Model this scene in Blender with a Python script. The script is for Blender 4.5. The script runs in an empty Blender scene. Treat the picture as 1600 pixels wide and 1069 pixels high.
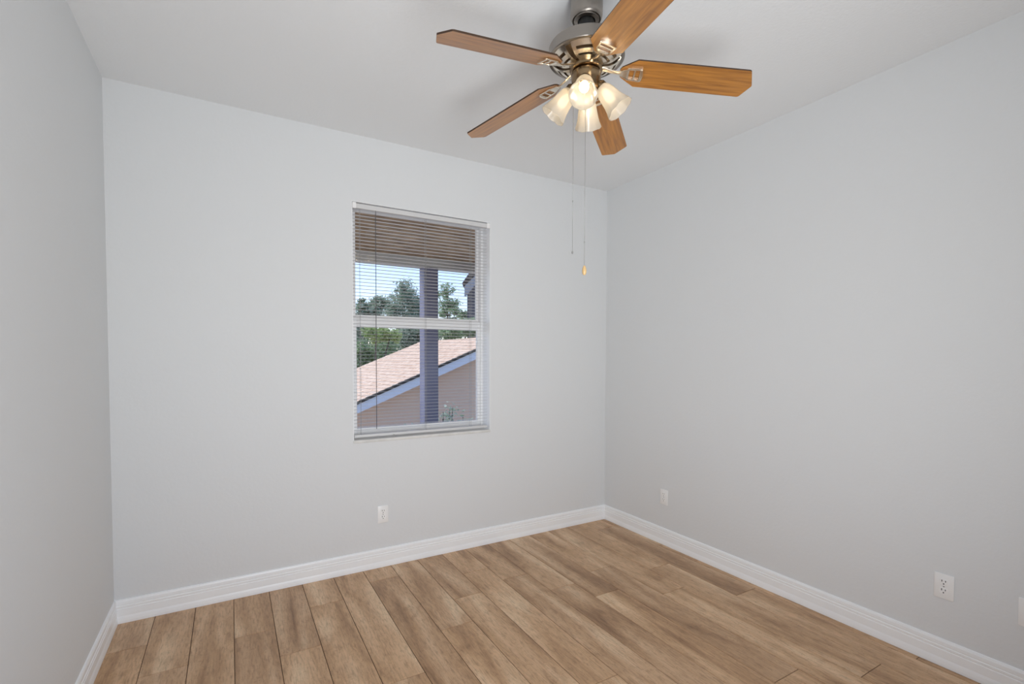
import bpy, bmesh, math, random
from mathutils import Vector, Matrix

# ------------------------------------------------------------------ camera, sky, sun, added fill lamp
SC = bpy.context.scene
COL = SC.collection
YAW, PITCH, ROLL = 0.52713, -0.03158, 0.00277
CAM = Vector((-2.72624, -3.11894, 1.37094))
fw = Vector((math.sin(YAW)*math.cos(PITCH), math.cos(YAW)*math.cos(PITCH), math.sin(PITCH)))
r0 = Vector((math.cos(YAW), -math.sin(YAW), 0)); u0 = r0.cross(fw)
r2 = r0*math.cos(ROLL) + u0*math.sin(ROLL); u2 = -r0*math.sin(ROLL) + u0*math.cos(ROLL)
cd = bpy.data.cameras.new('camera'); cam = bpy.data.objects.new('camera', cd); COL.objects.link(cam)
cam.matrix_world = Matrix(((r2.x, u2.x, -fw.x, CAM.x), (r2.y, u2.y, -fw.y, CAM.y), (r2.z, u2.z, -fw.z, CAM.z), (0, 0, 0, 1)))
cd.sensor_width = 36.0; cd.lens = 756.95/1600*36; cd.shift_y = (580.717-534.5)/1600
cd.clip_start = 0.02; cd.clip_end = 300
SC.camera = cam

SC.view_settings.view_transform = 'Standard'; SC.view_settings.look = 'None'
SC.view_settings.gamma = 1.0; SC.view_settings.exposure = 0.0
SC.view_settings.use_curve_mapping = False
SC.cycles.max_bounces = 14; SC.cycles.diffuse_bounces = 8; SC.cycles.transparent_max_bounces = 24
SC.cycles.sample_clamp_indirect = 6.0
SC.cycles.caustics_reflective = False; SC.cycles.caustics_refractive = False

W = bpy.data.worlds.new('world'); SC.world = W; W.use_nodes = True
wn = W.node_tree.nodes; wl = W.node_tree.links
sky = wn.new('ShaderNodeTexSky'); sky.sky_type = 'NISHITA'; sky.sun_disc = False
sky.sun_elevation = math.radians(52); sky.sun_rotation = math.radians(-35); sky.air_density = 1.0; sky.dust_density = 1.3; sky.ozone_density = 3.0
bg = wn['Background']; bg.inputs['Strength'].default_value = 0.26
skt = wn.new('ShaderNodeMixRGB'); skt.blend_type = 'MULTIPLY'; skt.inputs[0].default_value = 1.0; skt.inputs[2].default_value = (1.03, 1.0, 1.12, 1)
wl.new(sky.outputs[0], skt.inputs[1]); wl.new(skt.outputs[0], bg.inputs['Color'])

def lamp(name, kind, energy, loc, col=(1, 1, 1), parent=None, **kw):
    l = bpy.data.lights.new(name, kind); l.energy = energy; l.color = col
    for k, v in kw.items(): setattr(l, k, v)
    o = bpy.data.objects.new(name, l); COL.objects.link(o); o.location = loc
    if parent: o.parent = parent
    return o

sun = lamp('sun', 'SUN', 2.6, (0, 0, 20), (1.0, 0.95, 0.87), angle=math.radians(0.6))
sun.rotation_euler = Vector((-0.35, 0.42, 0.86)).to_track_quat('Z', 'Y').to_euler()
rear_fill = lamp('rear_fill_lamp', 'AREA', 37.0, (-2.32, -3.56, 1.042), (0.968, 0.985, 1.0), shape='RECTANGLE', size=0.75, size_y=1.52, spread=math.radians(132.6))  # unseen fill lamp added behind the camera to brighten the room
rear_fill.rotation_euler = (math.radians(111.4), 0, math.radians(-18))

# ------------------------------------------------------------------ helpers
PI = math.pi
H = 2.74; WX = 3.25325; REAR = -3.45

def srgb(r, g, b):
    f = lambda c: (c/255/12.92) if c/255 <= 0.04045 else ((c/255+0.055)/1.055)**2.4
    return (f(r), f(g), f(b), 1)

def mat(name, col, rough=0.6, metal=0.0, **kw):
    m = bpy.data.materials.new(name); m.use_nodes = True
    b = m.node_tree.nodes['Principled BSDF']
    b.inputs['Base Color'].default_value = col; b.inputs['Roughness'].default_value = rough; b.inputs['Metallic'].default_value = metal
    for k, v in kw.items(): b.inputs[k].default_value = v
    return m

def nd(m, t): return m.node_tree.nodes.new(t)
def ln(m, a, b): m.node_tree.links.new(a, b)

def noise_mix(m, c1, c2, scale=8, detail=4, stretch=(1, 1, 1), lo=0.3, hi=0.7):
    b = m.node_tree.nodes['Principled BSDF']
    tc = nd(m, 'ShaderNodeTexCoord'); mp = nd(m, 'ShaderNodeMapping'); mp.inputs['Scale'].default_value = stretch
    n = nd(m, 'ShaderNodeTexNoise'); n.inputs['Scale'].default_value = scale; n.inputs['Detail'].default_value = detail
    r = nd(m, 'ShaderNodeValToRGB'); r.color_ramp.elements[0].position = lo; r.color_ramp.elements[1].position = hi
    r.color_ramp.elements[0].color = c1; r.color_ramp.elements[1].color = c2
    ln(m, tc.outputs['Object'], mp.inputs[0]); ln(m, mp.outputs[0], n.inputs['Vector'])
    ln(m, n.outputs['Fac'], r.inputs[0]); ln(m, r.outputs[0], b.inputs['Base Color'])
    return n

def bump(m, scale, strength, dist=0.002, detail=3):
    b = m.node_tree.nodes['Principled BSDF']
    tc = nd(m, 'ShaderNodeTexCoord')
    n = nd(m, 'ShaderNodeTexNoise'); n.inputs['Scale'].default_value = scale; n.inputs['Detail'].default_value = detail
    bp = nd(m, 'ShaderNodeBump'); bp.inputs['Strength'].default_value = strength; bp.inputs['Distance'].default_value = dist
    ln(m, tc.outputs['Object'], n.inputs['Vector']); ln(m, n.outputs['Fac'], bp.inputs['Height']); ln(m, bp.outputs[0], b.inputs['Normal'])

def box(bm, x0, x1, y0, y1, z0, z1, bev=0.0, M=None, seg=2):
    vs = [bm.verts.new((x, y, z)) for z in (z0, z1) for y in (y0, y1) for x in (x0, x1)]
    fs = [bm.faces.new([vs[i] for i in q]) for q in ((0, 2, 3, 1), (4, 5, 7, 6), (0, 1, 5, 4), (2, 6, 7, 3), (0, 4, 6, 2), (1, 3, 7, 5))]
    if bev > 0:
        es = list({e for f in fs for e in f.edges})
        res = bmesh.ops.bevel(bm, geom=es, offset=bev, segments=seg, affect='EDGES', profile=0.5)
        vs = list({v for f in res['faces'] for v in f.verts} | {v for v in vs if v.is_valid})
    if M is not None: bmesh.ops.transform(bm, matrix=M, verts=[v for v in vs if v.is_valid])
    return vs

def lathe(bm, prof, n=48, M=None, closed=False):
    rings = []; vs = []
    for r, z in prof:
        if r < 1e-6:
            v = bm.verts.new((0, 0, z)); rings.append([v]*n); vs.append(v)
        else:
            ring = [bm.verts.new((r*math.cos(2*PI*i/n), r*math.sin(2*PI*i/n), z)) for i in range(n)]
            rings.append(ring); vs += ring
    for a, b in zip(rings[:-1], rings[1:]):
        for i in range(n):
            q = []
            for v in (a[i], a[(i+1) % n], b[(i+1) % n], b[i]):
                if v not in q: q.append(v)
            if len(q) > 2: bm.faces.new(q)
    if M is not None: bmesh.ops.transform(bm, matrix=M, verts=vs)
    return vs

def tube(bm, pts, rad, n=8, cap=True):
    pts = [Vector(p) for p in pts]; rings = []
    rads = rad if isinstance(rad, (list, tuple)) else [rad]*len(pts)
    for i, p in enumerate(pts):
        t = (pts[min(i+1, len(pts)-1)] - pts[max(i-1, 0)]).normalized()
        a = Vector((0, 0, 1)) if abs(t.z) < 0.9 else Vector((1, 0, 0))
        s = t.cross(a).normalized(); q = t.cross(s)
        rings.append([bm.verts.new(p + (s*math.cos(2*PI*k/n) + q*math.sin(2*PI*k/n))*rads[i]) for k in range(n)])
    for a, b in zip(rings[:-1], rings[1:]):
        for k in range(n): bm.faces.new((a[k], a[(k+1) % n], b[(k+1) % n], b[k]))
    if cap: bm.faces.new(rings[0][::-1]); bm.faces.new(rings[-1])

def prism(bm, outline, z0, z1, M=None, bev=0.0):
    a = [bm.verts.new((x, y, z0)) for x, y in outline]; b = [bm.verts.new((x, y, z1)) for x, y in outline]
    n = len(a); fs = [bm.faces.new(a[::-1]), bm.faces.new(b)]
    for i in range(n): fs.append(bm.faces.new((a[i], a[(i+1) % n], b[(i+1) % n], b[i])))
    vs = a + b
    if bev > 0:
        es = list(set(fs[0].edges) | set(fs[1].edges))
        res = bmesh.ops.bevel(bm, geom=es, offset=bev, segments=2, affect='EDGES', profile=0.5)
        vs = list({v for f in res['faces'] for v in f.verts} | {v for v in vs if v.is_valid})
    if M is not None: bmesh.ops.transform(bm, matrix=M, verts=[v for v in vs if v.is_valid])

def obj(name, bm, m, parent=None, smooth=False, loc=None, ang=35):
    bmesh.ops.recalc_face_normals(bm, faces=bm.faces[:])
    me = bpy.data.meshes.new(name); bm.to_mesh(me); bm.free()
    for mm in (m if isinstance(m, list) else [m]): me.materials.append(mm)
    if smooth:
        me.polygons.foreach_set('use_smooth', [True]*len(me.polygons))
        try: me.set_sharp_from_angle(angle=math.radians(ang))
        except Exception: pass
    o = bpy.data.objects.new(name, me); COL.objects.link(o)
    if parent: o.parent = parent
    if loc: o.location = loc
    return o

def thing(name, label, cat, loc=(0, 0, 0), rotz=0, group=None):
    o = bpy.data.objects.new(name, None); COL.objects.link(o)
    o.empty_display_size = 0.05; o.location = loc; o.rotation_euler = (0, 0, rotz)
    o['label'] = label; o['category'] = cat
    if group: o['group'] = group
    return o

def tag(o, label, cat, group=None):
    o['label'] = label; o['category'] = cat
    if group: o['group'] = group
    return o

def struct(name, bm, m, label=None, cat=None, **kw):
    o = obj(name, bm, m, **kw); o['kind'] = 'structure'
    if label: o['label'] = label; o['category'] = cat
    return o

def nb(): return bmesh.new()

# ------------------------------------------------------------------ materials
WALL = mat('wall_paint', (0.728, 0.745, 0.756, 1), 0.75); bump(WALL, 55, 0.22, 0.004, 4)
CEIL = mat('ceiling_paint', (0.795, 0.81, 0.821, 1), 0.85); bump(CEIL, 70, 0.25, 0.004, 4)
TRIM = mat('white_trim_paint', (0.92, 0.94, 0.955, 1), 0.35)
VINYL = mat('white_vinyl', (0.88, 0.88, 0.88, 1), 0.35)
SILLM = mat('sill_marble', (0.74, 0.74, 0.72, 1), 0.25); noise_mix(SILLM, (0.66, 0.66, 0.64, 1), (0.78, 0.78, 0.76, 1), 14, 5)
BLIND = mat('blind_vinyl', (0.66, 0.66, 0.66, 1), 0.45)
PLATE = mat('plate_plastic', (0.88, 0.88, 0.875, 1), 0.3)
RECEP = mat('receptacle_plastic', (0.90, 0.90, 0.895, 1), 0.3)
DARK = mat('dark_slot', (0.02, 0.02, 0.02, 1), 0.6)
BLACK = mat('black_rubber', (0.008, 0.008, 0.008, 1), 0.5)
NICKEL = mat('brushed_nickel', (0.34, 0.31, 0.28, 1), 0.33, 1.0)
PEWTER = mat('polished_pewter', (0.84, 0.76, 0.64, 1), 0.27, 1.0)
BRASSD = mat('dark_antique_brass', (0.30, 0.21, 0.12, 1), 0.24, 1.0)
INNER = mat('motor_inner', (0.20, 0.13, 0.07, 1), 0.4, 0.8)
CHAIN = mat('chain_metal', (0.34, 0.34, 0.33, 1), 0.4, 0.6)
CORD = mat('blind_cord', (0.40, 0.40, 0.40, 1), 0.6)
WANDM = mat('wand_plastic', (0.10, 0.10, 0.10, 1), 0.3)
FOB = mat('fob_wood', (0.60, 0.40, 0.18, 1), 0.4)
NICKEL.node_tree.nodes['Principled BSDF'].inputs['Anisotropic'].default_value = 0.4

GLASS = bpy.data.materials.new('window_glass'); GLASS.use_nodes = True
g = GLASS.node_tree.nodes; g.remove(g['Principled BSDF'])
tr = g.new('ShaderNodeBsdfTransparent'); tr.inputs[0].default_value = (0.96, 0.97, 0.97, 1)
gl = g.new('ShaderNodeBsdfGlossy'); gl.inputs['Roughness'].default_value = 0.02
mx = g.new('ShaderNodeMixShader'); mx.inputs[0].default_value = 0.04
ln(GLASS, tr.outputs[0], mx.inputs[1]); ln(GLASS, gl.outputs[0], mx.inputs[2]); ln(GLASS, mx.outputs[0], g['Material Output'].inputs[0])

FROST = bpy.data.materials.new('frosted_glass'); FROST.use_nodes = True
g = FROST.node_tree.nodes; g.remove(g['Principled BSDF'])
tl = g.new('ShaderNodeBsdfTranslucent'); tl.inputs[0].default_value = (0.64, 0.60, 0.53, 1)
df = g.new('ShaderNodeBsdfDiffuse'); df.inputs[0].default_value = (0.72, 0.70, 0.66, 1)
tp = g.new('ShaderNodeBsdfTransparent'); tp.inputs[0].default_value = (1, 0.97, 0.92, 1)
gg = g.new('ShaderNodeBsdfGlossy'); gg.inputs['Roughness'].default_value = 0.25
m1 = g.new('ShaderNodeMixShader'); m1.inputs[0].default_value = 0.45
m2 = g.new('ShaderNodeMixShader'); m2.inputs[0].default_value = 0.30
m3 = g.new('ShaderNodeMixShader'); m3.inputs[0].default_value = 0.06
ln(FROST, tl.outputs[0], m1.inputs[1]); ln(FROST, df.outputs[0], m1.inputs[2])
ln(FROST, m1.outputs[0], m2.inputs[1]); ln(FROST, tp.outputs[0], m2.inputs[2])
ln(FROST, m2.outputs[0], m3.inputs[1]); ln(FROST, gg.outputs[0], m3.inputs[2])
ln(FROST, m3.outputs[0], g['Material Output'].inputs[0])

BULB = mat('glowing_bulb', (1, 0.95, 0.85, 1), 0.4)
BULB.node_tree.nodes['Principled BSDF'].inputs['Emission Color'].default_value = (1, 0.86, 0.62, 1)
BULB.node_tree.nodes['Principled BSDF'].inputs['Emission Strength'].default_value = 5.0

# vinyl planks: per-plank random value on the faces
PLANK = bpy.data.materials.new('vinyl_plank'); PLANK.use_nodes = True
def build_plank(m):
    b = m.node_tree.nodes['Principled BSDF']; b.inputs['Roughness'].default_value = 0.42
    at = nd(m, 'ShaderNodeAttribute'); at.attribute_name = 'plank'
    tc = nd(m, 'ShaderNodeTexCoord')
    sc_ = nd(m, 'ShaderNodeVectorMath'); sc_.operation = 'SCALE'; sc_.inputs[3].default_value = 37.0
    cb = nd(m, 'ShaderNodeCombineXYZ'); ln(m, at.outputs['Fac'], cb.inputs[0]); ln(m, at.outputs['Fac'], cb.inputs[1])
    ln(m, cb.outputs[0], sc_.inputs[0])
    ad = nd(m, 'ShaderNodeVectorMath'); ad.operation = 'ADD'
    ln(m, tc.outputs['Object'], ad.inputs[0]); ln(m, sc_.outputs[0], ad.inputs[1])
    def nz(scale, stretch, detail, dist=0.0):
        mp = nd(m, 'ShaderNodeMapping'); mp.inputs['Scale'].default_value = stretch
        n = nd(m, 'ShaderNodeTexNoise'); n.inputs['Scale'].default_value = scale; n.inputs['Detail'].default_value = detail
        n.inputs['Distortion'].default_value = dist
        ln(m, ad.outputs[0], mp.inputs[0]); ln(m, mp.outputs[0], n.inputs['Vector']); return n
    def ramp(src, stops):
        r = nd(m, 'ShaderNodeValToRGB'); ln(m, src, r.inputs[0])
        e = r.color_ramp.elements
        while len(e) < len(stops): e.new(0.5)
        for k, (p, c) in enumerate(stops): e[k].position = p; e[k].color = c
        return r
    def mix(kind, fac, a, c):
        x = nd(m, 'ShaderNodeMixRGB'); x.blend_type = kind
        if isinstance(fac, float): x.inputs[0].default_value = fac
        else: ln(m, fac, x.inputs[0])
        ln(m, a, x.inputs[1]); ln(m, c, x.inputs[2]); return x
    # broad cathedral streaks
    n1 = nz(2.1, (4.4, 0.62, 1), 6, 0.6)
    base = ramp(n1.outputs['Fac'], [(0.28, srgb(150, 114, 82)), (0.42, srgb(190, 153, 116)), (0.56, srgb(208, 172, 136)), (0.72, srgb(230, 202, 168))])
    # fine grain
    n2 = nz(22, (6, 0.8, 1), 8, 0.5)
    grain = ramp(n2.outputs['Fac'], [(0.3, (0.62, 0.59, 0.56, 1)), (0.48, (0.97, 0.97, 0.97, 1)), (0.7, (1.16, 1.15, 1.14, 1))])
    c = mix('MULTIPLY', 0.75, base.outputs[0], grain.outputs[0])
    # mottled darker weathered blotches with cross checks
    n3 = nz(3.6, (2.0, 1.1, 1), 8, 1.0)
    bl = ramp(n3.outputs['Fac'], [(0.50, (1, 1, 1, 1)), (0.74, (0.74, 0.69, 0.64, 1))])
    c = mix('MULTIPLY', 0.75, c.outputs[0], bl.outputs[0])
    n4 = nz(34, (2.0, 2.2, 1), 7, 1.6)
    ck = ramp(n4.outputs['Fac'], [(0.57, (1, 1, 1, 1)), (0.66, (0.68, 0.63, 0.58, 1))])
    c = mix('MULTIPLY', 0.55, c.outputs[0], ck.outputs[0])
    # whole plank shade
    at2 = nd(m, 'ShaderNodeAttribute'); at2.attribute_name = 'shade'
    tone = ramp(at2.outputs['Fac'], [(0.0, (0.82, 0.80, 0.79, 1)), (0.5, (0.98, 0.975, 0.965, 1)), (1.0, (1.1, 1.09, 1.06, 1))])
    c = mix('MULTIPLY', 1.0, c.outputs[0], tone.outputs[0])
    ln(m, c.outputs[0], b.inputs['Base Color'])
    bp = nd(m, 'ShaderNodeBump'); bp.inputs['Strength'].default_value = 0.12; bp.inputs['Distance'].default_value = 0.001
    ln(m, n2.outputs['Fac'], bp.inputs['Height']); ln(m, bp.outputs[0], b.inputs['Normal'])
build_plank(PLANK)
SUBF = mat('plank_joint', srgb(70, 50, 36), 0.8)

def wood_mat(name, dark, light):
    m = bpy.data.materials.new(name); m.use_nodes = True
    b = m.node_tree.nodes['Principled BSDF']; b.inputs['Roughness'].default_value = 0.34
    b.inputs['Coat Weight'].default_value = 0.6; b.inputs['Coat Roughness'].default_value = 0.3
    tc = nd(m, 'ShaderNodeTexCoord'); mp = nd(m, 'ShaderNodeMapping'); mp.inputs['Scale'].default_value = (1.2, 18, 8)
    n = nd(m, 'ShaderNodeTexNoise'); n.inputs['Scale'].default_value = 5; n.inputs['Detail'].default_value = 6; n.inputs['Distortion'].default_value = 0.6
    r = nd(m, 'ShaderNodeValToRGB'); r.color_ramp.elements[0].position = 0.3; r.color_ramp.elements[1].position = 0.72
    r.color_ramp.elements[0].color = dark; r.color_ramp.elements[1].color = light
    ln(m, tc.outputs['Object'], mp.inputs[0]); ln(m, mp.outputs[0], n.inputs['Vector']); ln(m, n.outputs['Fac'], r.inputs[0]); ln(m, r.outputs[0], b.inputs['Base Color'])
    return m
BEDGE = mat('blade_dark_edge', (0.05, 0.025, 0.012, 1), 0.4)
BLADE = wood_mat('blade_oak', (0.25, 0.095, 0.016, 1), (0.50, 0.215, 0.036, 1))

# ------------------------------------------------------------------ room shell
WIN = (-2.0617, -1.0943, 0.820, 2.3324)      # window opening in the back wall
wx0, wx1, wz0, wz1 = WIN
bm = nb(); T = 0.2
for q in ((-WX-0.12, wx0, 0, T, -0.1, H+0.1), (wx1, 0.12, 0, T, -0.1, H+0.1), (wx0, wx1, 0, T, -0.1, wz0), (wx0, wx1, 0, T, wz1, H+0.1)): box(bm, *q)
struct('wall_back', bm, WALL)
bm = nb(); box(bm, -WX-0.12, -WX, REAR-0.12, 0, -0.1, H+0.1); struct('wall_left', bm, WALL)
bm = nb(); box(bm, 0, 0.12, REAR-0.12, 0, -0.1, H+0.1); struct('wall_right', bm, WALL)
bm = nb()
for q in ((-WX, -2.76, REAR-0.12, REAR, -0.1, H+0.1), (-1.76, 0, REAR-0.12, REAR, -0.1, H+0.1), (-2.76, -1.76, REAR-0.12, REAR, 2.10, H+0.1)): box(bm, *q)  # opening put into the unseen rear wall to suit the added fill lamp
struct('wall_rear', bm, WALL)
bm = nb(); box(bm, -WX, 0, REAR-0.12, 0, H, H+0.1); struct('ceiling', bm, CEIL)

# floor: sub floor plus every plank, one mesh
bm = nb(); random.seed(5)
fl_p = bm.faces.layers.float.new('plank'); fl_s = bm.faces.layers.float.new('shade')
box(bm, -WX, 0, REAR-0.12, 0, -0.1, -0.0025)
for f in bm.faces: f.material_index = 1
bx = [-WX] + [-3.0836 + 0.1785*k for k in range(18)] + [0.0]
joints = [-0.3025, -0.579, -0.99, -0.454, -0.716, -0.3255, -1.15, -0.19, -0.886, -0.632, -0.366, -0.56, -0.815, -1.003, -0.737, -1.177, -0.9015, -0.185, -0.9645]
shades = {(0, 0): .25, (1, 0): .5, (2, 0): .5, (3, 0): .45, (3, 1): .2, (4, 0): .15, (4, 1): .55, (5, 0): .5, (5, 1): .6, (6, 0): .6, (7, 0): .5, (7, 1): .3,
          (8, 0): .35, (8, 1): .65, (9, 0): .3, (9, 1): .6, (10, 0): .6, (10, 1): .65, (11, 0): .5, (11, 1): .4, (12, 0): .45, (12, 1): .35, (13, 0): .3, (13, 1): .7, (14, 0): .6, (14, 1): .3, (15, 0): .55, (16, 1): .5, (17, 0): .75, (17, 1): .2}
for c in range(19):
    xa, xb = bx[c], bx[c+1]
    ys = [0.0]; y = joints[c]
    while y > REAR-0.1: ys.append(y); y -= 1.213
    ys.append(REAR-0.1)
    for k in range(len(ys)-1):
        ya, yb = ys[k+1], ys[k]
        if yb-ya < 0.02: continue
        g_ = 0.0013
        n0 = set(bm.faces)
        box(bm, xa+g_, xb-g_, ya+g_, yb-g_, -0.009, 0.0, 0.0014, None, 1)
        pid = random.random(); sh = shades.get((c, k), 0.25+0.5*random.random())
        for f in bm.faces:
            if f not in n0: f[fl_p] = pid; f[fl_s] = sh
struct('floor', bm, [PLANK, SUBF])

# baseboards with a stepped profile
PROF = [(0, 0), (0.0165, 0), (0.0165, 0.012), (0.0145, 0.026), (0.0125, 0.034), (0.0118, 0.036), (0.0118, 0.072), (0.0095, 0.0745), (0.0095, 0.077), (0.0112, 0.079),
        (0.0112, 0.087), (0.0085, 0.0895), (0.0085, 0.092), (0.0100, 0.094), (0.0095, 0.108), (0.006, 0.117), (0, 0.119)]
def baseboard(name, a, b, nrm, ma=0, mb=0):
    a = Vector(a); b = Vector(b); nrm = Vector(nrm); d = (b-a).normalized(); bm = nb(); ra, rb = [], []
    for o_, z in PROF:
        ra.append(bm.verts.new(a + nrm*o_ + d*o_*ma + Vector((0, 0, z)))); rb.append(bm.verts.new(b + nrm*o_ - d*o_*mb + Vector((0, 0, z))))
    n = len(PROF)
    for i in range(n): bm.faces.new((ra[i], ra[(i+1) % n], rb[(i+1) % n], rb[i]))
    bm.faces.new(ra); bm.faces.new(rb[::-1])
    struct(name, bm, TRIM)
baseboard('baseboard_back', (-WX, 0, 0.0006), (0, 0, 0.0006), (0, -1, 0), 1, 1)
baseboard('baseboard_left', (-WX, 0, 0.0006), (-WX, REAR, 0.0006), (1, 0, 0), 1, 0)
baseboard('baseboard_right', (0, 0, 0.0006), (0, REAR, 0.0006), (-1, 0, 0), 1, 0)

# ------------------------------------------------------------------ window
win = thing('window_1', 'white vinyl single hung window recessed in the back wall', 'window', ((wx0+wx1)/2, 0.12, wz0))
win['kind'] = 'structure'
del win['category']; win['category'] = 'window'
def wobj(name, bm, m, parent=win, **kw):
    o = obj(name, bm, m, parent, **kw)
    if parent is win: o.matrix_parent_inverse = Matrix.Translation(-Vector(win.location))
    return o
def frame4(bm, x0, x1, z0, z1, l, r, b_, t, y0, y1, bev=0.003):
    box(bm, x0, x0+l, y0, y1, z0, z1, bev); box(bm, x1-r, x1, y0, y1, z0, z1, bev)
    if b_: box(bm, x0+l, x1-r, y0, y1, z0, z0+b_, bev)
    if t: box(bm, x0+l, x1-r, y0, y1, z1-t, z1, bev)
SILLZ = 0.838
bm = nb(); frame4(bm, wx0, wx1, SILLZ, wz1, 0.026, 0.022, 0.022, 0.012, 0.112, 0.195); wobj('window_frame', bm, VINYL)
bm = nb(); frame4(bm, wx0+0.026, wx1-0.022, 1.612, wz1-0.012, 0.026, 0.017, 0.03, 0.004, 0.15, 0.175); us = wobj('upper_sash', bm, VINYL)
bm = nb(); box(bm, wx0+0.05, wx1-0.037, 0.160, 0.164, 1.64, 2.318); wobj('window_pane', bm, GLASS, us)
bm = nb(); frame4(bm, wx0+0.026, wx1-0.022, SILLZ+0.022, 1.622, 0.0235, 0.022, 0.036, 0.06, 0.118, 0.147)
box(bm, wx0+0.028, wx1-0.024, 0.112, 0.119, 1.572, 1.579, 0.002); box(bm, wx0+0.028, wx1-0.024, 0.112, 0.119, 1.606, 1.614, 0.002)
ls = wobj('lower_sash', bm, VINYL)
bm = nb(); box(bm, wx0+0.048, wx1-0.042, 0.130, 0.134, 0.895, 1.563); wobj('window_pane', bm, GLASS, ls)
bm = nb(); box(bm, wx0-0.002, wx1+0.002, -0.006, 0.112, 0.819, SILLZ, 0.004); wobj('window_sill', bm, SILLM)

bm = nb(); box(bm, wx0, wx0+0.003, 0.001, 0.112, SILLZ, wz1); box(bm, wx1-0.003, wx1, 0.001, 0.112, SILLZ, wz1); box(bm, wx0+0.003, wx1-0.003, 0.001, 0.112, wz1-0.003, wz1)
wobj('lit_return_liner', bm, TRIM)  # white liner over wall-coloured reveals, imitating strong outdoor light on them

# ------------------------------------------------------------------ mini blind
bl = thing('window_blind', 'white mini blind with open slats hanging inside the window recess', 'blind', ((wx0+wx1)/2, 0.03, 2.326))
def bobj(name, bm, m, parent=bl, **kw):
    o = obj(name, bm, m, parent, **kw)
    if parent is bl: o.matrix_parent_inverse = Matrix.Translation(-Vector(bl.location))
    return o
BX0, BX1 = wx0+0.010, wx1-0.012; BY = 0.031
bm = nb(); box(bm, BX0+0.003, BX1-0.003, 0.006, 0.010, 2.293, 2.322, 0.001); box(bm, BX0+0.003, BX1-0.003, 0.010, 0.048, 2.294, 2.297); box(bm, BX0+0.003, BX1-0.003, 0.045, 0.048, 2.297, 2.320)
bobj('headrail', bm, BLIND)
for x0, x1 in ((wx0+0.0005, wx0+0.026), (wx1-0.026, wx1-0.0005)):
    bm = nb(); box(bm, x0, x1, 0.001, 0.005, 2.290, 2.3265, 0.001); box(bm, x0, x1, 0.005, 0.05, 2.3245, 2.3265)
    bobj('mounting_bracket', bm, VINYL)
PITCHZ = 0.0219; bm = nb()
zs = []; z = 2.276
while z > 0.878: zs.append(z); z -= PITCHZ
NS = 6
for z in zs:
    rows = [[], []]
    for xi, x in enumerate((BX0, BX1)):
        for k in range(NS+1):
            t = k/NS*2-1
            rows[xi].append((bm.verts.new((x, BY+t*0.0105, z+0.0012*(1-t*t)-0.0003*t)), bm.verts.new((x, BY+t*0.0105, z+0.0012*(1-t*t)-0.0003*t-0.0003))))
    for k in range(NS):
        a, b = rows[0], rows[1]
        bm.faces.new((a[k][0], b[k][0], b[k+1][0], a[k+1][0])); bm.faces.new((a[k][1], a[k+1][1], b[k+1][1], b[k][1]))
    bm.faces.new((a[0][0], a[0][1], b[0][1], b[0][0])); bm.faces.new((a[NS][0], b[NS][0], b[NS][1], a[NS][1]))
bobj('slats', bm, BLIND, smooth=True)
bm = nb(); box(bm, BX0, BX1, BY-0.013, BY+0.013, 0.850, 0.868, 0.004)
br = bobj('bottom_rail', bm, BLIND, smooth=True)
bm = nb(); lathe(bm, [(0, -0.004), (0.005, -0.003), (0.006, 0.001), (0.004, 0.006), (0, 0.006)], 16, Matrix.Translation((-1.80, 0.012, 0.850)))
bobj('cord_button', bm, CORD, br, smooth=True); br.children[0].matrix_parent_inverse = Matrix.Identity(4)
br.children[0].location = -(Vector(bl.location))*0
for x in (-2.0086, -1.5731, -1.2383):
    bm = nb()
    for dy in (-0.0117, 0.0117): tube(bm, [(x, BY+dy, 2.296), (x, BY+dy, 0.866)], 0.0009, 6)
    for z in zs: box(bm, x-0.0006, x+0.0006, BY-0.0115, BY+0.0115, z-0.0012, z-0.0004)
    bobj('ladder_cord', bm, CORD)
bm = nb(); tube(bm, [(-1.9139, 0.004, 2.285), (-1.9139, 0.008, 2.26), (-1.9139, 0.010, 0.90)], 0.0022, 6); tube(bm, [(-1.9139, 0.010, 2.30), (-1.9139, 0.004, 2.285)], 0.0015, 6)
bobj('tilt_wand', bm, WANDM, smooth=True)

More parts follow.
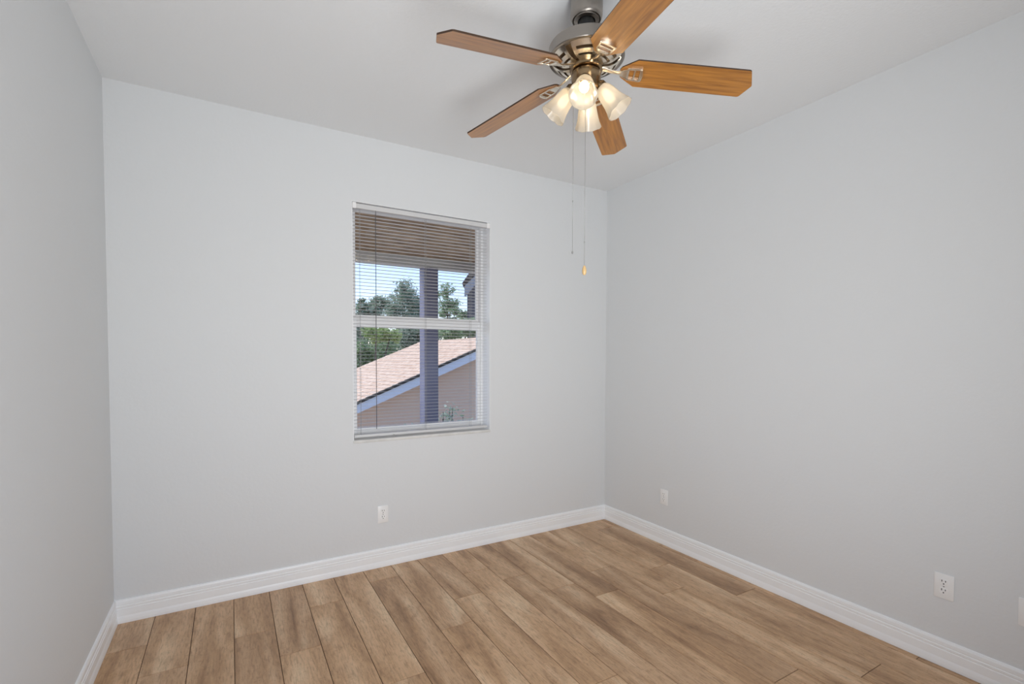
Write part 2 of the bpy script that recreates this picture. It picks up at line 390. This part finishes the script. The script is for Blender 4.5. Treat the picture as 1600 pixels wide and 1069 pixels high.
# ------------------------------------------------------------------ outlets
def stadium(w, h, n=10):
    pts = []; r = w/2; ch = h/2
    for k in range(n+1):
        a = math.radians(-42+84*k/n); pts.append((r*math.cos(a)*1.0, min(ch, max(-ch, r*math.sin(a)*1.12))))
    top = [(x, y) for x, y in pts]; left = [(-x, y) for x, y in reversed(pts)]
    out = top + left; return out
XZ = Matrix(((1, 0, 0, 0), (0, 0, -1, 0), (0, 1, 0, 0), (0, 0, 0, 1)))   # outline xy -> wall xz, extrusion towards the room (-y)
def outlet(label, loc, rz):
    t = thing('wall_outlet', label, 'outlet', loc, rz, 'duplex wall outlets')
    bm = nb(); box(bm, -0.035, 0.035, -0.0055, -0.0002, -0.0555, 0.0555, 0.0025); obj('cover_plate', bm, PLATE, t, smooth=True)
    for s in (1, -1):
        bm = nb(); prism(bm, stadium(0.034, 0.028), 0.005, 0.0078, XZ, 0.0008); r = obj('receptacle', bm, RECEP, t, loc=(0, 0, s*0.0195))
        for x, w_, h_ in ((-0.0065, 0.0026, 0.009), (0.0065, 0.0026, 0.0075)):
            bm = nb(); box(bm, x-w_/2, x+w_/2, -0.0081, -0.0070, 0.0055-h_/2, 0.0055+h_/2); obj('slot', bm, DARK, r)
        bm = nb(); prism(bm, [(0.0027*math.cos(a*PI/8), -0.0072+0.0027*math.sin(a*PI/8)) for a in range(16)], 0.0070, 0.0081, XZ); obj('ground_hole', bm, DARK, r)
    bm = nb(); lathe(bm, [(0.003, 0.005), (0.003, 0.0062), (0.0022, 0.0067), (0, 0.0068)], 16, XZ); obj('screw', bm, CHAIN, t, smooth=True)
    return t
outlet('white duplex outlet on the back wall, low below the window', (-1.8797, 0, 0.3425), 0)
outlet('small far white duplex outlet on the right wall near the corner', (0, -0.650, 0.347), -PI/2)
outlet('nearest white duplex outlet, low on the right wall by the blank plate', (0, -2.254, 0.3556), -PI/2)
t = thing('wall_plate', 'blank white cover plate on the right wall at the photo edge', 'wall plate', (0, -2.523, 0.355), -PI/2)
bm = nb(); box(bm, -0.035, 0.035, -0.0055, -0.0002, -0.0565, 0.0565, 0.0025); obj('cover_plate', bm, PLATE, t, smooth=True)
for s in (1, -1):
    bm = nb(); lathe(bm, [(0.003, 0.005), (0.003, 0.0062), (0.0022, 0.0067), (0, 0.0068)], 16, XZ); obj('screw', bm, CHAIN, t, smooth=True, loc=(0, 0, s*0.042))

# ------------------------------------------------------------------ ceiling fan
FX, FY = -1.5400, -1.6357
fan = thing('ceiling_fan', 'five blade ceiling fan with oak blades and frosted lights hanging from the ceiling', 'ceiling fan', (FX, FY, H))
def z_(z): return z - H
bm = nb(); lathe(bm, [(0, 0), (0.0605, 0), (0.0605, z_(2.672)), (0.0598, z_(2.657)), (0.0570, z_(2.648)), (0.0535, z_(2.6445)), (0.0520, z_(2.647)), (0.0500, z_(2.650)), (0.0485, z_(2.646)), (0.0470, z_(2.6425)), (0.033, z_(2.6405)), (0.031, z_(2.644)), (0.031, z_(2.68)), (0, z_(2.68))], 64)
obj('canopy', bm, NICKEL, fan, smooth=True)
bm = nb(); lathe(bm, [(0, z_(2.679)), (0.0295, z_(2.679)), (0.0295, z_(2.62)), (0.024, z_(2.60)), (0.024, z_(2.548)), (0, z_(2.548))], 40)
obj('downrod', bm, BLACK, fan, smooth=True)
bm = nb(); lathe(bm, [(0, z_(2.55)), (0.05, z_(2.549)), (0.125, z_(2.547)), (0.1385, z_(2.544)), (0.142, z_(2.538)), (0.1425, z_(2.505)), (0.1435, z_(2.503)), (0.1435, z_(2.5)), (0.142, z_(2.498)), (0.133, z_(2.4975)), (0.131, z_(2.500)), (0, z_(2.500))], 96)
motor = obj('motor_housing', bm, NICKEL, fan, smooth=True)
bm = nb(); lathe(bm, [(0, z_(2.503)), (0.126, z_(2.503)), (0.110, z_(2.497)), (0.062, z_(2.476)), (0, z_(2.476))], 64); obj('inner_core', bm, INNER, motor, smooth=True)
# louvred sector plates below the motor: rows of bars with slots between
def sector(bm, a0, a1, s0, s1, n=10, th=0.004):
    # s runs along the cone: 0 outer rim, 1 inner rim
    pt = lambda a, s, o: Vector(((0.131-0.067*s)*math.cos(a), (0.131-0.067*s)*math.sin(a), z_(2.4975-0.0265*s-0.010*math.sin(PI*s)) + o))
    lo, hi = [], []
    for k in range(n+1):
        a = a0+(a1-a0)*k/n
        lo.append([bm.verts.new(pt(a, s, 0)) for s in (s0, s1)]); hi.append([bm.verts.new(pt(a, s, th)) for s in (s0, s1)])
    for k in range(n):
        bm.faces.new((lo[k][0], lo[k+1][0], lo[k+1][1], lo[k][1])); bm.faces.new((hi[k][0], hi[k][1], hi[k+1][1], hi[k+1][0]))
        bm.faces.new((lo[k][0], hi[k][0], hi[k+1][0], lo[k+1][0])); bm.faces.new((lo[k][1], lo[k+1][1], hi[k+1][1], hi[k][1]))
    bm.faces.new((lo[0][0], lo[0][1], hi[0][1], hi[0][0])); bm.faces.new((lo[n][0], hi[n][0], hi[n][1], lo[n][1]))
tcam = math.atan2(CAM.y-FY, CAM.x-FX)
for k in range(6):
    a = tcam - 0.03 + k*PI/3; hw = 0.43
    bm = nb()
    e0, e1 = a-hw, a+hw
    for s0, s1 in ((0.0, 0.23), (0.38, 0.60), (0.75, 1.0)):
        ns = 2
        sector(bm, e0, e1, s0, s1)
    for s0, s1 in ((0.23, 0.38), (0.60, 0.75)):
        sector(bm, e0, e0+0.13, s0, s1, 3); sector(bm, e1-0.13, e1, s0, s1, 3)
    obj('vent_plate', bm, PEWTER, motor, smooth=True)
bm = nb(); lathe(bm, [(0, z_(2.476)), (0.0635, z_(2.474)), (0.065, z_(2.470)), (0.0615, z_(2.456)), (0.056, z_(2.453)), (0.050, z_(2.452)), (0, z_(2.452))], 64)
obj('flywheel', bm, BRASSD, fan, smooth=True)
bm = nb(); lathe(bm, [(0, z_(2.453)), (0.046, z_(2.453)), (0.046, z_(2.449)), (0.055, z_(2.446)), (0.057, z_(2.436)), (0.055, z_(2.415)), (0.052, z_(2.405)), (0.050, z_(2.392)), (0.040, z_(2.378)), (0.024, z_(2.370)), (0.014, z_(2.364)), (0.009, z_(2.352)), (0, z_(2.350))], 64)
kit = obj('light_fitter', bm, BRASSD, fan, smooth=True)

# blades with their irons
RT = 0.593; DROOP = math.radians(7.7); BP = math.radians(-13); PH = 3.16827628
def blade_outline(g=0.0):
    w = 0.062-g; pts = []
    tipc = RT-g
    def corner(cx, cy, r, a0, a1, n=5):
        for k in range(n+1):
            a = math.radians(a0+(a1-a0)*k/n); pts.append((cx+r*math.cos(a), cy+r*math.sin(a)))
    pts.append((0.133+g, -0.024)); corner(0.19, -w+0.012, 0.012, -112, -95, 3)
    corner(tipc-0.008, -w+0.008, 0.008, -90, -20)
    corner(RT+0.024-g-0.012, 0.004, 0.012, -18, 20)
    corner(tipc-0.008, w-0.008, 0.008, 20, 90)
    corner(0.19, w-0.012, 0.012, 95, 112, 3); pts.append((0.133+g, 0.024))
    pts.append((0.127+g, 0.012)); pts.append((0.127+g, -0.012))
    return pts
for k in range(5):
    a = PH + k*2*PI/5
    d = Vector((math.cos(a)*math.cos(DROOP), math.sin(a)*math.cos(DROOP), -math.sin(DROOP)))
    n0 = Vector((-math.sin(a), math.cos(a), 0)); up = d.cross(n0)
    n1 = n0*math.cos(BP) + up*math.sin(BP); up1 = d.cross(n1)
    Mx = Matrix(((d.x, n1.x, up1.x, 0), (d.y, n1.y, up1.y, 0), (d.z, n1.z, up1.z, z_(2.4655)), (0, 0, 0, 1)))
    bm = nb(); prism(bm, blade_outline(), -0.003, 0.003, None, 0.0008)
    bm.normal_update(); bmesh.ops.recalc_face_normals(bm, faces=bm.faces[:])
    for f in bm.faces: f.material_index = 0 if f.normal.z < -0.9 else 1
    bo = obj('blade', bm, [BLADE, BEDGE], fan); bo.matrix_local = Mx
    # iron under the blade
    bm = nb(); zb, zt = -0.009, -0.0031
    def bar(x0, y0, x1, y1, w0, w1, z0=zb, z1=zt):
        dx, dy = x1-x0, y1-y0; L = math.hypot(dx, dy); px, py = -dy/L, dx/L
        prism(bm, [(x0+px*w0/2, y0+py*w0/2), (x0-px*w0/2, y0-py*w0/2), (x1-px*w1/2, y1-py*w1/2), (x1+px*w1/2, y1+py*w1/2)], z0, z1, None, 0.001)
    bar(0.155, 0.0235, 0.205, 0.0275, 0.007, 0.007); bar(0.155, -0.0235, 0.205, -0.0275, 0.007, 0.007)
    bar(0.132, 0.0095, 0.168, 0.0262, 0.006, 0.006); bar(0.132, -0.0095, 0.168, -0.0262, 0.006, 0.006)
    for x, hw_, w_ in ((0.2045, 0.0295, 0.006), (0.1825, 0.0265, 0.006)): bar(x, -hw_, x, hw_, w_, w_)
    prism(bm, [(0.130, -0.0095), (0.147, -0.0185), (0.1615, -0.0255), (0.1615, 0.0255), (0.147, 0.0185), (0.130, 0.0095)], zb, zt, None, 0.001)
    pts = []
    for i in range(9):
        t_ = -1+2*i/8; pts.append((0.2135-0.004*t_*t_, 0.0265*t_))
    prism(bm, pts + [(x-0.007, y) for x, y in reversed(pts)], zb-0.0025, zt, None, 0.001)
    # neck, rising to the hub
    prev = None
    secs = [(0.048, 0.0125, 0.004, 0.006), (0.070, 0.0105, 0.004, 0.004), (0.095, 0.0090, 0.004, -0.002), (0.118, 0.0095, 0.0035, -0.006), (0.135, 0.0125, 0.003, -0.0062)]
    for x, hy, hz, zc in secs:
        ring = [bm.verts.new((x, hy*math.cos(q*PI/4), zc+hz*math.sin(q*PI/4))) for q in range(8)]
        if prev:
            for q in range(8): bm.faces.new((prev[q], prev[(q+1) % 8], ring[(q+1) % 8], ring[q]))
        else: bm.faces.new(ring[::-1])
        prev = ring
    bm.faces.new(prev)
    obj('blade_iron', bm, PEWTER, bo, smooth=True, ang=30)

# four frosted shades with sockets and bulbs
def shade_bm():
    bm = nb(); prof = [(0.000, 0.0215), (0.012, 0.0250), (0.020, 0.0300), (0.035, 0.0340), (0.055, 0.0370), (0.078, 0.0410), (0.097, 0.0460), (0.111, 0.0510), (0.118, 0.0530)]
    N = 64
    def rr(r, s, a):
        k = min(1, max(0, (s-0.012)/0.05)); 
        c = abs(math.cos(4*a)); pol = math.cos(PI/8)/math.cos(((a) % (PI/4))-PI/8)
        f = 1-k*(1-(0.45*pol+0.55))+0
        return r*(f + 0.014*k*(abs(math.cos(4*a))**0.6-0.5))
    rings = []
    for off in (0.0, -0.0028):
        for s, r in (prof if off == 0 else prof[::-1]):
            rings.append([bm.verts.new((rr(r+off, s, 2*PI*i/N)*math.cos(2*PI*i/N), rr(r+off, s, 2*PI*i/N)*math.sin(2*PI*i/N), -s + (0.0014*math.cos(8*2*PI*i/N) if s > 0.105 else 0))) for i in range(N)])
    rings.append(rings[0])
    for a, b in zip(rings[:-1], rings[1:]):
        for i in range(N): bm.faces.new((a[i], a[(i+1) % N], b[(i+1) % N], b[i]))
    return bm
for k in range(4):
    a = math.radians(-43+90*k); tilt = math.radians(39)
    ax = Vector((math.cos(a)*math.sin(tilt), math.sin(a)*math.sin(tilt), -math.cos(tilt)))
    neck = Vector((math.cos(a)*0.054, math.sin(a)*0.054, z_(2.392)))
    rot = (-ax).to_track_quat('Z', 'Y').to_matrix().to_4x4()
    M = Matrix.Translation(neck) @ rot
    so = obj('lamp_shade', shade_bm(), FROST, fan, smooth=True, ang=50); so.matrix_local = M
    bm = nb(); lathe(bm, [(0, 0.030), (0.012, 0.030), (0.013, 0.016), (0.019, 0.012), (0.0235, 0.006), (0.0240, -0.008), (0.0220, -0.010), (0.0215, -0.004), (0.014, -0.002), (0.014, -0.022), (0, -0.022)], 32)
    obj('socket', bm, BRASSD, so, smooth=True)
    bm = nb(); lathe(bm, [(0.010, -0.022), (0.012, -0.030), (0.017, -0.042), (0.0185, -0.052), (0.0165, -0.064), (0.010, -0.073), (0, -0.076)], 32)
    bo = obj('bulb', bm, BULB, so, smooth=True)
    lamp('bulb_light', 'POINT', 4.4, (0, 0, -0.050), (1.0, 0.80, 0.54), so, shadow_soft_size=0.022)

# pull chains
def chain(x, y, z0, z1, fob):
    bm = nb()
    tube(bm, [(x, y, z_(z0)), (x, y, z_(z1))], 0.0008, 6)
    n = int((z0-z1)/0.006)
    for i in range(n):
        bmesh.ops.create_icosphere(bm, subdivisions=1, radius=0.0011, matrix=Matrix.Translation((x, y, z_(z0)-(i+0.5)*0.006)))
    o = obj('pull_chain', bm, CHAIN, fan, smooth=True, ang=180)
    bm = nb()
    if fob:
        lathe(bm, [(0, 0.0165), (0.003, 0.016), (0.0065, 0.008), (0.0085, -0.003), (0.0075, -0.013), (0.004, -0.019), (0, -0.0195)], 24, Matrix.Translation((x, y, z_(z1)-0.015)))
        o2 = obj('chain_fob', bm, FOB, o, smooth=True); o2['label'] = 'wooden oval chain fob'
    else:
        lathe(bm, [(0, 0.005), (0.0025, 0.004), (0.0032, 0), (0.003, -0.005), (0, -0.006)], 16, Matrix.Translation((x, y, z_(z1)-0.003)))
        obj('chain_end', bm, CHAIN, o, smooth=True)
    bm = nb(); lathe(bm, [(0, 0.004), (0.0018, 0.003), (0.0018, -0.003), (0, -0.004)], 12, Matrix.Translation((x, y, z_(z1)+(0.09 if fob else 0.19))))
    obj('chain_coupling', bm, CHAIN, o, smooth=True)
rt = Vector((math.cos(YAW), -math.sin(YAW), 0)); dp = Vector((math.sin(YAW), math.cos(YAW), 0))
c1 = rt*-0.049 - dp*0.010; c2 = rt*-0.006 - dp*0.030
chain(c1.x, c1.y, 2.43, 1.7728, False)
chain(c2.x, c2.y, 2.40, 1.7140, True)

# ------------------------------------------------------------------ outdoors
GZ = -2.7
def PT(sx, sz, Y):   # a point seen along slopes (x per y, z per y) at distance Y beyond the camera line
    return Vector((CAM.x+sx*Y, CAM.y+Y, CAM.z+sz*Y))
LAWN = mat('yard_gravel', (0.4, 0.36, 0.32, 1), 0.9); noise_mix(LAWN, (0.34, 0.31, 0.27, 1), (0.50, 0.46, 0.41, 1), 3, 6)
bm = nb(); box(bm, -60, 60, 0.3, 80, GZ-0.2, GZ); struct('ground', bm, LAWN, 'pale gravel yard below the window', 'ground')

STUCCO = mat('soffit_stucco', (0.36, 0.28, 0.20, 1), 0.9)
noise_mix(STUCCO, (0.17, 0.10, 0.045, 1), (0.56, 0.385, 0.225, 1), 9, 8, (0.8, 3.5, 1), 0.32, 0.7); bump(STUCCO, 30, 0.8, 0.02, 6)
BEAMM = mat('beam_paint', (0.62, 0.61, 0.58, 1), 0.7)
YB = 5.0
bm = nb(); box(bm, -4.5, 3.2, 0.2, CAM.y+YB, 2.425, 2.50); tag(obj('porch_soffit', bm, STUCCO), 'brown textured porch soffit just outside the top of the window', 'soffit')
bm = nb(); box(bm, -4.5, 3.2, CAM.y+YB, CAM.y+YB+0.16, 2.332, 2.50); tag(obj('porch_beam', bm, BEAMM), 'grey porch beam across the top of the view above the post', 'beam')
POSTM = mat('post_paint', srgb(104, 107, 128), 0.6)
noise_mix(POSTM, srgb(112, 113, 136), srgb(138, 141, 166), 2.5, 4, (1, 1, 0.6))
pt = thing('porch_post', 'square slate blue porch post standing outside the window', 'post', (CAM.x+0.3794*YB, CAM.y+YB+0.08, GZ))
bm = nb(); box(bm, -0.080, 0.080, -0.079, 0.079, 0, 2.331-GZ, 0.006); obj('shaft', bm, POSTM, pt)
bm = nb(); box(bm, -0.095, 0.095, -0.095, 0.095, 0, 0.25, 0.006); obj('base', bm, POSTM, pt)

# neighbour house below: gable end facing us, ridge running away
SHING = mat('roof_shingle', srgb(214, 186, 166), 0.9)
noise_mix(SHING, srgb(198, 166, 138), srgb(234, 212, 188), 7, 6, (1, 1, 1))
FASC = mat('fascia_paint', srgb(238, 242, 250), 0.6)
HWALL = mat('house_stucco', srgb(234, 202, 176), 0.9); bump(HWALL, 20, 0.4, 0.01)
DRIP = mat('drip_edge', (0.03, 0.024, 0.02, 1), 0.6)
Yn, Yf = CAM.y+11.0, CAM.y+17.4
SL = 0.4125; zr = lambda x: 0.351 + SL*(x+0.313)
XE, XR = -1.0, 3.45
nh = thing('neighbour_house', 'single storey house with pinkish tan shingle roof below the window', 'house', ((XE+2*XR-XE)/2, (Yn+Yf)/2, GZ))
def nobj(name, bm, m, **kw):
    o = obj(name, bm, m, nh, **kw); o.matrix_parent_inverse = Matrix.Translation(-Vector(nh.location)); return o
XR2 = 2*XR-XE
def slab(bm, x0, z0, x1, z1, y0, y1, th):
    q = [(x0, z0), (x1, z1), (x1, z1-th), (x0, z0-th)]
    a = [bm.verts.new((x, y0, z)) for x, z in q]; b = [bm.verts.new((x, y1, z)) for x, z in q]
    bm.faces.new(a); bm.faces.new(b[::-1])
    for i in range(4): bm.faces.new((a[i], b[i], b[(i+1) % 4], a[(i+1) % 4]))
bm = nb()
nrow = 30
for s in range(nrow):       # shingle courses, each lapping the one below
    xa = XE+(XR-XE)*s/nrow; xb = XE+(XR-XE)*(s+1)/nrow
    slab(bm, xa, zr(xa)+0.012, xb+0.02, zr(xb+0.02)-0.004, Yn, Yf, 0.03)
    slab(bm, XR2-(xa-XE), zr(xa)+0.012, XR2-(xb-XE)-0.02, zr(xb+0.02)-0.004, Yn, Yf, 0.03)
nobj('roof', bm, SHING)
bm = nb(); slab(bm, XE, zr(XE)-0.012, XR, zr(XR)-0.012, Yn-0.03, Yn, 0.055); slab(bm, XR, zr(XR)-0.012, XR2, zr(XE)-0.012, Yn-0.03, Yn, 0.055); nobj('drip_edge', bm, DRIP)
bm = nb(); slab(bm, XE, zr(XE)-0.06, XR, zr(XR)-0.06, Yn, Yn+0.03, 0.21); slab(bm, XR, zr(XR)-0.06, XR2, zr(XE)-0.06, Yn, Yn+0.03, 0.21); nobj('fascia', bm, FASC)
bm = nb()
q = [(XE+0.4, GZ), (XE+0.4, zr(XE+0.4)-0.05), (XR, zr(XR)-0.05), (XR2-0.4, zr(XE+0.4)-0.05), (XR2-0.4, GZ)]
a = [bm.verts.new((x, Yn+0.35, z)) for x, z in q]; b = [bm.verts.new((x, Yf-0.35, z)) for x, z in q]
bm.faces.new(a); bm.faces.new(b[::-1])
for i in range(5): bm.faces.new((a[i], b[i], b[(i+1) % 5], a[(i+1) % 5]))
nobj('wall', bm, HWALL)

# dark eave of another building at the right of the view
SOFD = mat('dark_soffit', (0.09, 0.062, 0.05, 1), 0.8)
DWALL = mat('dark_siding', (0.12, 0.115, 0.13, 1), 0.8); noise_mix(DWALL, (0.08, 0.078, 0.09, 1), (0.16, 0.15, 0.17, 1), 2, 3, (0.5, 0.5, 14))
GUT = mat('gutter_paint', (0.42, 0.42, 0.45, 1), 0.6)
Y2 = 21.0
def P2(u, v, Y=Y2):
    d = fw + r2*((u-799.99)/756.95) - u2*((v-580.717)/756.95); t = Y/d.y
    p = CAM + d*t; return (p.x, p.z)
ev = thing('side_building', 'dark sided building with pale gutter rising behind the trees at the window right edge', 'building', (P2(760, 480)[0], CAM.y+Y2, GZ))
def eobj(name, bm, m):
    o = obj(name, bm, m, ev); o.matrix_parent_inverse = Matrix.Translation(-Vector(ev.location)); return o
def vprism(bm, pts, y0, y1):
    a = [bm.verts.new((x, y0, z)) for x, z in pts]; b = [bm.verts.new((x+0.56*(y1-y0), y1, z)) for x, z in pts]; n = len(a)
    bm.faces.new(a); bm.faces.new(b[::-1])
    for i in range(n): bm.faces.new((a[i], b[i], b[(i+1) % n], a[(i+1) % n]))
yy = CAM.y+Y2
bm = nb(); vprism(bm, [P2(722, 442.5), P2(735.5, 423), P2(790, 345), P2(790, 372), P2(742, 430), P2(723.5, 447.5)], yy, yy+3.6); eobj('roof', bm, SOFD)
bm = nb(); vprism(bm, [P2(724, 447.5), P2(742, 430), P2(790, 372), P2(790, 390), P2(742, 443), P2(726, 463), P2(723.5, 463)], yy-0.14, yy+0.0); eobj('gutter', bm, GUT)
bm = nb(); x0, _ = P2(733.5, 470); vprism(bm, [(x0, GZ), P2(733.5, 452), P2(790, 388), (P2(790, 388)[0], GZ)], yy+0.25, yy+3.6); eobj('wall', bm, DWALL)

# trees
BARK = mat('tree_bark', (0.10, 0.08, 0.06, 1), 0.9); noise_mix(BARK, (0.06, 0.05, 0.04, 1), (0.16, 0.13, 0.10, 1), 6, 5, (1, 1, 0.3))
def leaf_mat(name, c1, c2):
    m = mat(name, c1, 0.6); b = m.node_tree.nodes['Principled BSDF']
    oi = nd(m, 'ShaderNodeAttribute'); oi.attribute_name = 'tone'
    r = nd(m, 'ShaderNodeValToRGB'); r.color_ramp.elements[0].color = c1; r.color_ramp.elements[1].color = c2
    ln(m, oi.outputs['Fac'], r.inputs[0]); ln(m, r.outputs[0], b.inputs['Base Color'])
    t_ = nd(m, 'ShaderNodeBsdfTranslucent'); ln(m, r.outputs[0], t_.inputs[0])
    x = nd(m, 'ShaderNodeMixShader'); x.inputs[0].default_value = 0.35
    ln(m, b.outputs[0], x.inputs[1]); ln(m, t_.outputs[0], x.inputs[2]); ln(m, x.outputs[0], m.node_tree.nodes['Material Output'].inputs[0])
    return m
LEAF_BLUE = leaf_mat('leaf_grey_green', (0.24, 0.33, 0.22, 1), (0.60, 0.68, 0.54, 1))
LEAF_MID = leaf_mat('leaf_green', (0.20, 0.32, 0.15, 1), (0.52, 0.64, 0.40, 1))
LEAF_YEL = leaf_mat('leaf_yellow_green', (0.26, 0.38, 0.12, 1), (0.60, 0.70, 0.32, 1))
def leaf(bm, lay, p, s, rnd, tone):
    d = Vector((rnd.gauss(0, 1), rnd.gauss(0, 1), rnd.gauss(0, 0.7))).normalized(); e = d.cross(Vector((rnd.gauss(0, 1), rnd.gauss(0, 1), rnd.gauss(0, 1)))).normalized()
    n = d.cross(e)*s*0.12
    v = [bm.verts.new(p-d*s*0.5), bm.verts.new(p+e*s*0.24+n), bm.verts.new(p+d*s*0.5), bm.verts.new(p-e*s*0.24+n)]
    f = bm.faces.new(v); f[lay] = tone
def tree(name, label, base, h, crowns, m, seed, nleaf, ls, group='trees behind the neighbour house', trunk_r=0.16):
    rnd = random.Random(seed)
    t = thing(name, label, 'tree', base, 0, group)
    bm = nb(); top = h*0.55
    tube(bm, [(0, 0, 0), (0.1, 0, top*0.5), (0, 0.05, top)], [trunk_r, trunk_r*0.8, trunk_r*0.6], 10)
    for (cx, cy, cz, rx, ry, rz) in crowns:
        tube(bm, [(0, 0, min(top*0.9, cz-rz*0.3)), (cx*0.5, cy*0.5, (top*0.9+cz)/2), (cx, cy, cz+rz*0.6)], [trunk_r*0.5, trunk_r*0.28, 0.02], 6)
        for j in range(6):
            a = rnd.uniform(0, 2*PI); tube(bm, [(cx, cy, cz-rz*0.3), (cx+rx*0.75*math.cos(a), cy+ry*0.75*math.sin(a), cz+rz*rnd.uniform(-0.3, 0.6))], [trunk_r*0.2, 0.012], 5)
    obj('trunk', bm, BARK, t)
    bm = nb(); lay = bm.faces.layers.float.new('tone')
    vol = sum(c[3]*c[4]*c[5] for c in crowns)
    for (cx, cy, cz, rx, ry, rz) in crowns:
        n = int(nleaf*rx*ry*rz/vol); ncl = max(10, n//40)
        for c in range(ncl):
            u = Vector((rnd.gauss(0, 1), rnd.gauss(0, 1), rnd.gauss(0, 1))).normalized()*rnd.uniform(0.2, 1.0)
            cc = Vector((cx+u.x*rx, cy+u.y*ry, cz+u.z*rz)); cr = min(rx, rz)*0.36; ct = rnd.uniform(0.1, 0.9)
            for j in range(n//ncl):
                p = cc + Vector((rnd.gauss(0, 1), rnd.gauss(0, 1), rnd.gauss(0, 0.8)))*cr*0.55
                leaf(bm, lay, p, ls*rnd.uniform(0.6, 1.3), rnd, min(1, max(0, ct+rnd.uniform(-0.3, 0.3))))
    obj('foliage', bm, m, t)
    return t
def TP(u, v, Y):
    x, z = P2(u, v, Y); return x, CAM.y+Y, z
def tree_at(name, label, u, vtop, vbot, Y, wpx, m, seed, nleaf, ls, crowns_px):
    x, y, _ = TP(u, 500, Y); ztop = TP(u, vtop, Y)[2]
    cr = []
    for (cu, cv, ru, rv) in crowns_px:
        cx, _, cz = TP(cu, cv, Y); rx = abs(TP(cu+ru, cv, Y)[0]-cx); rz = abs(TP(cu, cv-rv, Y)[2]-cz)
        cr.append((cx-x, random.Random(seed+int(cu)).uniform(-0.8, 0.8), cz-GZ, rx, max(0.8, rx*0.9), rz))
    tree(name, label, (x, y, GZ), ztop-GZ, cr, m, seed, nleaf, ls)
tree_at('oak_tree', 'grey green tree at the left edge of the window view', 572, 456, 520, 30, 40, LEAF_BLUE, 3, 9000, 0.17, [(578, 492, 20, 24), (558, 512, 17, 30), (596, 476, 14, 18), (566, 478, 10, 14)])
tree_at('oak_tree', 'tallest leafy tree just left of the porch post', 632, 438, 560, 33, 50, LEAF_BLUE, 11, 11000, 0.17, [(632, 466, 18, 28), (612, 488, 20, 28), (652, 484, 18, 42), (640, 508, 24, 22), (622, 455, 10, 14)])
tree_at('oak_tree', 'sparse tree between the porch post and the dark building', 703, 440, 520, 27, 30, LEAF_MID, 23, 2600, 0.16, [(704, 455, 14, 15), (706, 478, 18, 18), (714, 494, 22, 12), (694, 490, 12, 14)])
tree_at('garden_tree', 'bright yellow green tree above the left end of the roof', 585, 512, 590, 21.5, 30, LEAF_YEL, 31, 3200, 0.16, [(588, 522, 20, 13), (612, 527, 14, 10)])
tree_at('garden_tree', 'mid green tree behind the left slope of the roof', 575, 520, 600, 25.5, 30, LEAF_MID, 37, 8000, 0.17, [(570, 552, 24, 26), (596, 545, 20, 24), (556, 575, 22, 22)])
tree_at('garden_tree', 'dark green tree behind the roof ridge by the post', 645, 505, 570, 27.5, 30, LEAF_BLUE, 41, 8000, 0.17, [(640, 532, 22, 22), (662, 526, 20, 20)])
tree_at('garden_tree', 'green tree behind the roof ridge right of the post', 715, 503, 550, 19, 30, LEAF_MID, 47, 7000, 0.13, [(705, 520, 20, 15), (732, 511, 20, 16), (754, 508, 18, 18)])

# young plants in the side yard
def sapling(label, u, vt, Y, seed, n, spread):
    rnd = random.Random(seed); x, y, z = TP(u, vt, Y)
    t = thing('garden_shrub', label, 'shrub', (x, y, GZ), 0, 'tall shrubs in the side yard')
    h = z-GZ; bm = nb(); stems = []
    for k in range(5):
        a = rnd.uniform(0, 2*PI); e = Vector((math.cos(a)*spread*rnd.uniform(.2, 1), math.sin(a)*spread*.7, h*rnd.uniform(0.82, 1.0)))
        m_ = Vector((e.x*0.35, e.y*0.35, e.z*0.6)); stems.append((m_, e)); tube(bm, [(0, 0, 0), m_, e], [0.03, 0.018, 0.006], 6)
    obj('stem', bm, BARK, t)
    bm = nb(); lay = bm.faces.layers.float.new('tone')
    for m_, e in stems:
        for j in range(n):
            p = m_.lerp(e, rnd.random()**0.6) + Vector((rnd.gauss(0, 1), rnd.gauss(0, 1), rnd.gauss(0, 1)))*0.07
            leaf(bm, lay, p, rnd.uniform(0.07, 0.13), rnd, rnd.random())
    obj('foliage', bm, LEAF_BLUE, t)
sapling('slender shrub with small leaves just right of the porch post', 697, 633, 8.6, 5, 60, 0.16)
sapling('low shrub top at the bottom of the window left of the post', 622, 652, 8.4, 8, 60, 0.35)
sapling('low shrub top at the bottom right of the window', 722, 648, 8.2, 14, 50, 0.25)
